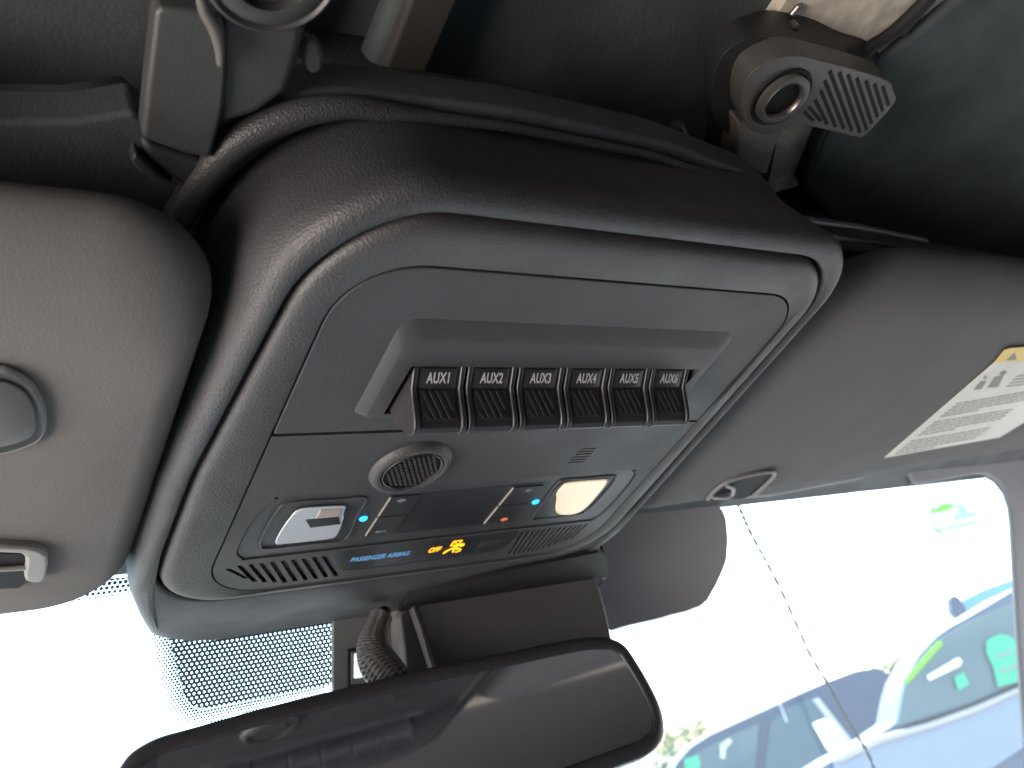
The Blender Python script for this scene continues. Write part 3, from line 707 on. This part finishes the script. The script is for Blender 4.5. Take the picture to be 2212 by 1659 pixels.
mesh('mirror_case', *loft([ms(10, 34), ms(3, 24), ms(.6, 12), ms(0, 5), ms(.5, 1.4), ms(2, 0), ms(6.0, -.2), ms(7.4, .3), ms(8.0, 1.6)], cap0=True), M['mirrorcase'], im, ang=60)
mesh('mirror_glass', *loft([ms(8.0, 1.5), ms(8.1, .9)], cap0=True, cap1=True), M['mirrorglass'], im, smooth=False)

# sensor cover between console and mirror
sv = thing('sensor_cover', (300, 420, 160), 'dark plastic sensor cover box between console lip and mirror', 'cover')
SN = Vector((0, 1, .25)).normalized(); S0 = Vector((300, 428, 150))
def SP(px, py, off=0): return PL(px, py, S0 + SN * off, SN)
fr = [SP(x, y) for x, y in [(892, 1312), (896, 1290), (910, 1281), (960, 1272), (1100, 1255), (1230, 1236), (1278, 1230), (1296, 1277), (1310, 1330), (1322, 1385), (1326, 1460), (1100, 1500), (946, 1500), (933, 1437), (912, 1370)]]
bk = [p + Vector((-7 if i in (0, 1, 2, 13, 14, 12) else 3, 34, 10)) for i, p in enumerate(fr)]
fr2 = [p + (sum(fr, Vector()) / len(fr) - p) * .02 - SN * 1.2 for p in fr]
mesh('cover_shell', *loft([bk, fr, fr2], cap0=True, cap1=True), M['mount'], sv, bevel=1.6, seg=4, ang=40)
ed_ = catmull([SP(x, y, -1.6) for x, y in [(905, 1283), (893, 1293), (893, 1312), (903, 1340), (915, 1375), (930, 1425), (938, 1450)]], 5)
mesh('edge_bead', *tube(ed_, 1.3), mat('satin edge', (.10, .09, .085), .3, .5), sv)
mesh('side_panel', *slab([SP(x, y, 4) for x, y in [(878, 1300), (893, 1306), (912, 1370), (933, 1437), (938, 1470), (880, 1490), (872, 1400), (862, 1330)]], SN * 8), M['grey'], sv, bevel=2)
# highlight on the cover's right side piece, put in as a pale bead
rw = catmull([SP(x, y, -4) for x, y in [(1298, 1178), (1306, 1200), (1309, 1228), (1304, 1250)]], 4)
mesh('edge_bead', *tube(rw, 1.0), mat('right edge highlight', (.10, .09, .085), .3, .5), sv)
# console front throat the cover slides into
th = [P(x, y, 173) for x, y in [(862, 1345), (866, 1310), (880, 1280), (930, 1262), (1106, 1206), (1281, 1170), (1300, 1180), (1312, 1240), (1290, 1300), (900, 1345)]]
tz = lambda x, y: 167.6 + max(0, y - 374) * .14 - 1.6
mesh('throat', *prism([(p.x, p.y) for p in th], tz, lambda x, y: tz(x, y) + 3), M['dark'], sv)


# grey inner cover seen through the gap, with label, and cable
ic_ = thing('mirror_bracket', G(780, 1400, 6), 'grey bracket plate on the glass left of the sensor cover with a small white label', 'bracket')
pl_ = [G(x, y, 5) for x, y in [(720, 1340), (760, 1330), (905, 1290), (935, 1440), (940, 1490), (720, 1515)]]
mesh('plate', *slab(pl_, GN * 3), M['grey'], ic_, bevel=.5)
sq = [G(x, y, 6.2) for x, y in [(752, 1404), (800, 1394), (820, 1480), (752, 1490)]]
mesh('recess_frame', *slab(sq, GN * 1), M['dark'], ic_)
sq = [G(x, y, 7.4) for x, y in [(760, 1409), (800, 1401), (820, 1474), (760, 1478)]]
mesh('recess_floor', *slab(sq, GN * 1), M['grey'], ic_)
sq = [G(x, y, 8.6) for x, y in [(766, 1412), (792, 1409), (792, 1463), (765, 1466)]]
mesh('paper_label', *slab(sq, GN * .6), mat('self-lit label', (.85, .9, .9), .6, .3, emit=(.9, 1, .97), es=.075), ic_, bevel=.3)  # weak glow added to the paper so it reads bright
ck = thing('trim_hooks', P(840, 1330, 180), 'black hook-shaped trim edge on the console front above the cable', 'trim clip')
h1 = [P(x, y, 183) for x, y in [(700, 1345), (772, 1352), (784, 1346), (786, 1338), (776, 1334), (768, 1341), (762, 1334), (780, 1328), (806, 1330), (806, 1345), (800, 1362), (812, 1368), (830, 1368), (846, 1350), (862, 1332), (872, 1322), (870, 1300), (700, 1300)]]
mesh('hook_edge', *loft([h1, [p + Vector((0, 0, 6)) for p in h1]], cap0=True, cap1=True), M['dark'], ck, bevel=.6)
cb_ = thing('braided_cable', P(822, 1360, 178), 'black braided cable curving down from the console to the mirror', 'cable')
cpts = [MP(x, y, -14) for x, y in [(824, 1330), (816, 1352), (808, 1376), (806, 1400), (816, 1430), (838, 1462), (868, 1500)]]
cps = catmull(cpts, 12)
def cr_(t_): return 5.0 + 4.2 * smooth01(.1, .8, t_)
mesh('sleeve', *tube(cps, cr_, 20), M['sleeve'], cb_)
mesh('plug', *tube([MP(832, 1318, -16), MP(824, 1338, -14)], 3.4, 14), M['dark'], cb_, bevel=.8)
br_ = []
nT = len(cps)
for s_ in (1, -1):
    for k in range(7):
        path = []
        for i in range(nT * 2 - 1):
            f_ = i / 2; i0 = int(f_); i1 = min(i0 + 1, nT - 1); p = cps[i0].lerp(cps[i1], f_ - i0)
            d = (cps[min(i0 + 1, nT - 1)] - cps[max(i0 - 1, 0)]).normalized(); s1 = d.cross(Vector((0, 0, 1))).normalized(); u1 = s1.cross(d)
            a = 2 * math.pi * k / 7 + s_ * i * .16; r = cr_(i / (2 * nT - 2)) + .25
            path.append(p + (s1 * math.cos(a) + u1 * math.sin(a)) * r)
        br_.append(tube(path, .8, 5))
mesh('braid', *join(*br_), mat('braid strands', (.035, .035, .035), .45, .5), cb_)

# ------------------------------------------------------------------ roof latches
LZr = 240
def LQ(x, y, z=LZr): return P(1426.4 + .3552 * x, .3552 * y, z)
la = thing('roof_latch', LQ(720, 600, 280), 'grey hardtop latch lever at the right with round hub and slanted grip ribs', 'latch', 'hardtop roof latches')
# lever paddle
pad = [(560, 440), (640, 385), (740, 345), (850, 338), (1000, 372), (1200, 425), (1385, 490), (1422, 560), (1430, 620), (1340, 730), (1240, 830), (1200, 838), (1060, 806), (900, 770), (820, 772), (740, 800), (640, 820), (560, 795), (505, 720), (498, 620), (515, 520)]
pf = catmull([LQ(x, y) for x, y in pad], 3, True)
mesh('lever', *loft([[p + Vector((0, -.5, 12)) for p in pf], [p + Vector((0, -.2, 4)) for p in pf], pf], cap0=True, cap1=True), M['latch'], la, bevel=2.2, seg=4)
hubc = LQ(735, 590)
def hc(r, dz, cx=hubc): return [Vector((cx.x + r * math.cos(2 * math.pi * i / 40), cx.y + r * math.sin(2 * math.pi * i / 40), cx.z + dz)) for i in range(40)]
r0 = 13.6
mesh('hub_groove', *loft([hc(r0, -.3), hc(r0 - .2, -.8), hc(r0 - 1.6, -.8), hc(r0 - 1.8, -.2)]), M['dark'], la)
hb = mesh('hub_ring', *loft([hc(r0 - 1.8, 0), hc(r0 - 2, -2.2), hc(r0 - 3, -2.8), hc(8.6, -2.6), hc(8.2, -1.8), hc(8.0, 6)]), M['latch'], la, ang=50)
mesh('hub_bore', *loft([hc(8.0, -1.4), hc(7.9, 0), hc(7.9, -.2)], cap1=True), M['dark'], hb)
mesh('bore_rim', *loft([hc(8.5, -2.5), hc(8.1, -2.9), hc(7.7, -2.3), hc(7.6, -1)]), M['steel'], hb)
# slanted ribs
sl2 = []
slots = [((875, 680), (930, 735)), ((905, 650), (975, 735)), ((940, 605), (1015, 755)), ((975, 550), (1065, 770)), ((1000, 490), (1115, 780)), ((1030, 430), (1165, 795)), ((1088, 440), (1215, 805)), ((1142, 455), (1255, 790)), ((1195, 475), (1285, 750)), ((1250, 490), (1320, 710)), ((1303, 510), (1352, 675)), ((1352, 525), (1388, 640))]
for a_, b2 in slots:
    A_, B_ = LQ(*a_), LQ(*b2); s = (B_ - A_).normalized().cross(Vector((0, 0, 1))) * .75
    sl2.append(loft([[A_ + s + Vector((0, 0, dz)), B_ + s + Vector((0, 0, dz)), B_ - s + Vector((0, 0, dz)), A_ - s + Vector((0, 0, dz))] for dz in (-.25, .4)], cap0=True, cap1=True))
mesh('grip_slots', *join(*sl2), M['dark'], la, smooth=False)
# neck down to the catch
nk = [LQ(x, y, LZr + 3) for x, y in [(470, 740), (478, 840), (470, 900), (440, 1008), (540, 1035), (650, 1068), (680, 960), (712, 870), (765, 790), (620, 760)]]
mesh('catch_arm', *loft([nk, [p + Vector((0, 0, 14)) for p in nk]], cap0=True, cap1=True), mat('satin grey catch', (.17, .162, .15), .4, .5, var=.1), la, bevel=1.5, seg=3)
nk2 = [LQ(x, y, LZr + 16) for x, y in [(370, 740), (470, 760), (470, 900), (430, 1020), (340, 990)]]
mesh('catch_guide', *loft([nk2, [p + Vector((0, 0, 14)) for p in nk2]], cap0=True, cap1=True), M['latchd'], la, bevel=2)
# drum housing behind the lever
dr_ = catmull([LQ(x, y, 274) for x, y in [(330, 420), (390, 230), (500, 110), (650, 60), (900, 100), (1100, 190), (1280, 255), (1400, 420), (1380, 560), (1100, 620), (700, 800), (480, 820), (350, 680)]], 4, True)
dcn = sum(dr_, Vector()) / len(dr_)
mesh('latch_housing', *loft([dr_, [dcn.lerp(Vector((hubc.x + 4, hubc.y, 258)), .55) + (p - dcn) * .9 for p in dr_], [Vector((hubc.x + 6, hubc.y, 251)) + (p - dcn) * .74 for p in dr_]], cap0=True, cap1=True), M['latchd'], la, bevel=4, seg=4)
mesh('screw_head', *loft([[LQ(822, 165, 262) + Vector((1.6 * math.cos(R(a)), 1.6 * math.sin(R(a)), dz)) for a in range(0, 360, 30)] for dz in (-1, 3)], cap0=True, cap1=True), M['steel'], la)
mesh('spring_tail', *tube([LQ(800, 88, 270), LQ(830, 50, 270), LQ(850, 38, 272)], 1.4), M['steel'], la)
# small metal glint left of the latch
gk = thing('striker_hook', LQ(110, 790, 250), 'small bright striker hook between the console and the right latch', 'hook')
mesh('hook', *tube(catmull([LQ(50, 830, 250), LQ(95, 765, 250), LQ(120, 775, 250), LQ(150, 850, 250)], 5), 2.0), M['latch'], gk)

# left latch: tall block with painted edge highlight, drum above
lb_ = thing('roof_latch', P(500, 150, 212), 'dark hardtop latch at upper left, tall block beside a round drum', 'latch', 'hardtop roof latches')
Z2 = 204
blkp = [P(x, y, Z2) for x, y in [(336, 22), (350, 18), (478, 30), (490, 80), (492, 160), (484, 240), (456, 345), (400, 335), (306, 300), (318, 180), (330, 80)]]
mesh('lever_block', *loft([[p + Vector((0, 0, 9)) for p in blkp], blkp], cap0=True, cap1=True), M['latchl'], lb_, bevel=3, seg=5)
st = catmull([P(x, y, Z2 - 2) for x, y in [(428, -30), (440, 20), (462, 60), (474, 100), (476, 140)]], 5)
mesh('block_highlight', *tube(st, lambda t_: .9 + .7 * math.sin(math.pi * t_)), mat('latch edge highlight', (.09, .085, .075), .4, .5), lb_)  # pale tube gives the rounded edge its highlight by colour
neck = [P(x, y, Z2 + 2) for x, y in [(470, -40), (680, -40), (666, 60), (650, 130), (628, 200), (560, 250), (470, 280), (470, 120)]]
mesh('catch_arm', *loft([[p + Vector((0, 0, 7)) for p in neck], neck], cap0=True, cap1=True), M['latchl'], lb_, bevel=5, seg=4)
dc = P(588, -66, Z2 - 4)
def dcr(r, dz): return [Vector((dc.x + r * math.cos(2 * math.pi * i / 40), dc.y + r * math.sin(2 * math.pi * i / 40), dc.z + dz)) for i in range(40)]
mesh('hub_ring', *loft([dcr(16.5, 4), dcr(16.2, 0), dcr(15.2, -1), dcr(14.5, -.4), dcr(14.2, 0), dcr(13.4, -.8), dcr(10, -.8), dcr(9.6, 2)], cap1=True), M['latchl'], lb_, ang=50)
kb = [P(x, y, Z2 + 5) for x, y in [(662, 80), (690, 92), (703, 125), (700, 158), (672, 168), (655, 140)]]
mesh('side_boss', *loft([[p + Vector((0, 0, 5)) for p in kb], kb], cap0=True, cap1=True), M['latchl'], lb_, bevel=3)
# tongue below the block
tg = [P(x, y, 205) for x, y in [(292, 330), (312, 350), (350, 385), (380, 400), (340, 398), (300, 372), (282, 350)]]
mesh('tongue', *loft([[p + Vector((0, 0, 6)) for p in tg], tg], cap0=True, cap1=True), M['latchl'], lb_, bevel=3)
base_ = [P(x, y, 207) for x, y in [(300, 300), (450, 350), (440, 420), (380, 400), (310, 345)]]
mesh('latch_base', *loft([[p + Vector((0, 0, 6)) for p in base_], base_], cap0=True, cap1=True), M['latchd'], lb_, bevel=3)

# ------------------------------------------------------------------ outside: lot, cars, cord, sign
def far(px, py, dist):
    """point on an upright plane facing the viewer, dist metres ahead of the camera"""
    d = KW @ ray(px, py); az = R(38); n = Vector((math.sin(az), math.cos(az), 0))
    return CAM + d * (dist / d.dot(n))
AWAY = Vector((math.sin(R(38)), math.cos(R(38)), 0))
def fslab(name, pts, dist, depth, m, parent, bevel=0, smooth=True):
    a = [far(x, y, dist) for x, y in pts]; b_ = [p + AWAY * depth for p in a]
    return mesh(name, *loft([a, b_], cap0=True, cap1=True), m, parent, world=True, bevel=bevel, smooth=smooth)
def cbase(px, dist):
    p = far(px, 1659, dist); return Vector((p.x, p.y, 0))
# grey sport utility car
c1 = thing('parked_car', cbase(1720, 9), 'grey estate-like parked car with pale paper in its side window, lower right behind the cord', 'car', 'cars parked in front', world=True)
prof1 = [(1420, 1760), (1440, 1690), (1462, 1648), (1490, 1615), (1531, 1588), (1600, 1556), (1671, 1524), (1730, 1496), (1781, 1474), (1846, 1449), (1896, 1441), (1926, 1457), (1951, 1480), (1985, 1520), (2040, 1600), (2080, 1700), (2100, 1800), (1900, 1900), (1600, 1960), (1440, 1900)]
fslab('body', prof1, 9, 1.7, M['paintg'], c1, bevel=8)
fslab('side_window', [(1476, 1660), (1500, 1630), (1545, 1604), (1600, 1579), (1640, 1562), (1632, 1660), (1628, 1700), (1460, 1740)], 8.97, .02, M['carglass'], c1, bevel=5)
fslab('side_window', [(1666, 1560), (1700, 1530), (1752, 1510), (1764, 1508), (1800, 1560), (1836, 1612), (1842, 1640), (1660, 1700), (1654, 1640)], 8.97, .02, M['carglass'], c1, bevel=5)
fslab('window_pillar', [(1755, 1511), (1768, 1506), (1848, 1608), (1838, 1616)], 8.95, .03, mat('pale car trim', (.42, .40, .40), .4, .5), c1)
fslab('paper_sheet', [(1756, 1563), (1782, 1552), (1800, 1560), (1829, 1608), (1826, 1616), (1796, 1626), (1786, 1616)], 8.94, .01, mat('glowing paper', (.9, .9, .88), .6, .3, emit=(1, 1, 1), es=.15), c1)  # sunlight on the sheet put in as a weak glow
fslab('sticker', [(1555, 1608), (1576, 1594), (1582, 1602), (1568, 1618), (1566, 1640), (1556, 1638)], 8.95, .01, mat('cream decal', (.5, .48, .36), .6, .3), c1)
fslab('green_tag', [(1478, 1640), (1508, 1630), (1514, 1650), (1510, 1668), (1480, 1668)], 8.95, .01, M['green'], c1)
for k in (1500, 1960):
    pc = far(k, 1800, 8.95); r = .36; pc.z = .36
    a_ = []
    for dd in (0, .22): a_.append([Vector((pc.x + AWAY.y * r * math.cos(R(a)) + AWAY.x * dd, pc.y - AWAY.x * r * math.cos(R(a)) + AWAY.y * dd, pc.z + r * math.sin(R(a)))) for a in range(0, 360, 15)])
    mesh('wheel', *loft(a_, cap0=True, cap1=True), M['tyre'], c1, world=True)
# silver blue car with tags in the windscreen
c2 = thing('parked_car', cbase(2120, 6), 'silver blue parked car at the right edge with bright green tags in its windscreen', 'car', 'cars parked in front', world=True)
prof2 = [(1935, 1560), (1946, 1500), (1957, 1464), (1986, 1414), (2021, 1375), (2050, 1354), (2086, 1334), (2140, 1302), (2190, 1272), (2260, 1240), (2400, 1190), (2560, 1160), (2660, 1200), (2660, 1640), (2560, 1760), (2200, 1900), (1900, 1960), (1740, 1900), (1680, 1780), (1720, 1690), (1800, 1640), (1870, 1605)]
fslab('body', prof2, 6, .5, M['painto'], c2, bevel=10)
fslab('windscreen_glass', [(1936, 1572), (1950, 1496), (1966, 1458), (1996, 1412), (2034, 1378), (2092, 1344), (2260, 1262), (2300, 1400), (2280, 1450), (2200, 1488), (2080, 1530)], 5.98, .02, M['carglass'], c2, bevel=6)
fslab('wiper', [(1922, 1583), (2010, 1548), (2100, 1518), (2200, 1474), (2202, 1482), (2104, 1528), (2012, 1558), (1924, 1592)], 5.96, .03, M['tyre'], c2)
fslab('lime_sticker', [(1951, 1470), (2026, 1384), (2034, 1384), (2037, 1392), (1962, 1476), (1953, 1478)], 5.95, .01, M['lime'], c2)
fslab('green_tag', [(2130, 1388), (2136, 1380), (2160, 1370), (2178, 1372), (2196, 1384), (2210, 1470), (2156, 1484), (2146, 1440), (2132, 1410)], 5.95, .01, M['green'], c2)
fslab('tag_print', [(2152, 1414), (2190, 1404), (2191, 1409), (2153, 1420)], 5.94, .005, M['ink'], c2)
fslab('tag_print', [(2160, 1446), (2198, 1436), (2199, 1442), (2162, 1452)], 5.94, .005, M['ink'], c2)
fslab('green_tag', [(2062, 1462), (2082, 1452), (2094, 1478), (2070, 1492)], 5.95, .01, M['green'], c2)
fslab('paper_sheet', [(2003, 1460), (2070, 1420), (2078, 1428), (2074, 1438), (2008, 1470)], 5.95, .01, M['paper'], c2)
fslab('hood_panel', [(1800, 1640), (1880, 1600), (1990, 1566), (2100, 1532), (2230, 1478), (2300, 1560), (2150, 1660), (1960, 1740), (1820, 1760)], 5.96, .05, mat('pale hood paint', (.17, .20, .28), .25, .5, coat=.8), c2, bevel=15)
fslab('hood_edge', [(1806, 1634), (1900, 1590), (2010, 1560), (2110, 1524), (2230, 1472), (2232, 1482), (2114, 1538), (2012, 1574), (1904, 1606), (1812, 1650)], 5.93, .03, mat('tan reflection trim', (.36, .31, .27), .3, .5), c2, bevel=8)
# pale blue vehicle behind it
c3 = thing('parked_car', cbase(2150, 12), 'pale blue vehicle peeping out above the silver blue car, with grey door mirror', 'car', 'cars parked in front', world=True)
fslab('body', [(2082, 1290), (2120, 1270), (2170, 1252), (2260, 1220), (2380, 1300), (2380, 1700), (2050, 1800), (2050, 1400)], 12, 1.8, M['paintb'], c3, bevel=60)
fslab('door_mirror', [(2052, 1292), (2060, 1282), (2074, 1288), (2088, 1312), (2098, 1334), (2072, 1336), (2056, 1318)], 11.7, .2, M['paintg'], c3, bevel=30)

# twisted cord outside the glass
tc_ = thing('twisted_cord', G(1600, 1092, -60), 'thin twisted dark cord slanting down across the windscreen view', 'cord')
cpix = [(1590, 1082), (1604, 1112), (1616, 1140), (1640, 1186), (1660, 1222), (1692, 1285), (1722, 1352), (1752, 1418), (1790, 1480), (1822, 1540), (1850, 1586), (1876, 1630), (1900, 1690), (1930, 1760)]
cg = catmull([G(x, y, -60) for x, y in cpix], 16)
st_ = []
for s_ in (0, math.pi):
    path = [p + (Vector((1, .2, 0)) * math.cos(i * .42 + s_) + GN * math.sin(i * .42 + s_)) * 1.1 for i, p in enumerate(cg)]
    st_.append(tube(path, .85, 6))
mesh('strands', *join(*st_), M['rope'], tc_)
# pennant string further out
ps = thing('pennant_string', far(1600, 1300, 8), 'faint sagging pennant string beyond the glass beside the twisted cord', 'pennant string', world=True)
pth = [far(x, y, 8) for x, y in [(1548, 1196), (1580, 1262), (1606, 1345), (1624, 1400), (1650, 1450), (1676, 1500), (1700, 1560)]]
mesh('string', *tube(catmull(pth, 5), .004, 6), M['paper'], ps, world=True)
fslab('pennant', [(1566, 1214), (1578, 1216), (1600, 1258), (1608, 1276), (1592, 1262)], 8, .004, M['flag'], ps)
fslab('pennant', [(1596, 1362), (1616, 1364), (1632, 1378), (1612, 1376)], 8, .004, M['flagb'], ps)
fslab('pennant', [(1614, 1384), (1622, 1388), (1626, 1402), (1618, 1400)], 8, .004, M['rope'], ps)
# round sign on a post
rs = thing('round_sign', cbase(2075, 16), 'pale round roadside sign with green rim and green leaf emblem, upper right of the glass', 'sign', world=True)
sc0 = far(2074, 1116, 16); SU = Vector((AWAY.y, -AWAY.x, 0)); SVv = Vector((0, 0, 1))
rad_ = (far(2142, 1116, 16) - sc0).length
def sr(r, dep): return [sc0 + (SU * math.cos(R(a)) + SVv * math.sin(R(a)) * .92) * r + AWAY * dep for a in range(0, 360, 8)]
mesh('board', *loft([sr(rad_, .15), sr(rad_, 0), ], cap0=True, cap1=True), M['signwhite'], rs, world=True)
mesh('green_rim', *loft([sr(rad_, -.01), sr(rad_, -.03), sr(rad_ * .94, -.03), sr(rad_ * .94, -.01)]), M['lime'], rs, world=True)
fslab('leaf_emblem', [(2008, 1106), (2014, 1098), (2024, 1098), (2030, 1090), (2046, 1086), (2060, 1088), (2062, 1094), (2050, 1102), (2028, 1107)], 15.9, .02, M['lime'], rs)
fslab('emblem_stroke', [(2060, 1112), (2112, 1104), (2112, 1112), (2062, 1122)], 15.9, .02, M['signblue'], rs)
fslab('emblem_stroke', [(2068, 1090), (2080, 1088), (2090, 1106), (2080, 1110)], 15.9, .02, M['signblue'], rs)
fslab('emblem_stroke', [(2010, 1146), (2116, 1122), (2117, 1127), (2011, 1151)], 15.9, .02, M['lime'], rs)
bp0 = Vector((sc0.x, sc0.y, 0)) + AWAY * .2
mesh('post', *tube([bp0, bp0 + Vector((0, 0, sc0.z))], .1, 10), M['signwhite'], rs, world=True)
# trees peeping over the cars
def tree(px, py, dist, rad, label):
    c = far(px, py, dist); t_ = thing('tree', (c.x, c.y, 0), label, 'tree', 'trees behind the cars', world=True)
    vs, fs = [], []
    for i in range(1500):
        d = Vector((random.gauss(0, 1), random.gauss(0, 1), random.gauss(0, 1))).normalized() * rad * random.random() ** .4
        d.z *= .8; p = c + d * (1 + .25 * math.sin(d.x * 3) * math.cos(d.y * 4)); n1 = Vector((random.gauss(0, 1), random.gauss(0, 1), random.gauss(0, 1))).normalized(); n2 = n1.orthogonal().normalized(); s = .11
        k = len(vs); vs += [p, p + n1 * s, p + n1 * s * .6 + n2 * s * .7, p + n2 * s]; fs.append((k, k + 1, k + 2, k + 3))
    mesh('crown', vs, fs, M['leaf'], t_, world=True, smooth=False)
    mesh('trunk', *tube([Vector((c.x, c.y, 0)), Vector((c.x + .1, c.y, c.z * .5)), c], lambda q_: .22 - .12 * q_, 10), M['bark'], t_, world=True)
tree(1962, 1478, 22, .8, 'yellow green tree top in the gap between the grey car and the silver blue car')
tree(1480, 1630, 24, 1.2, 'pale green tree top low behind the grey car beside the mirror')
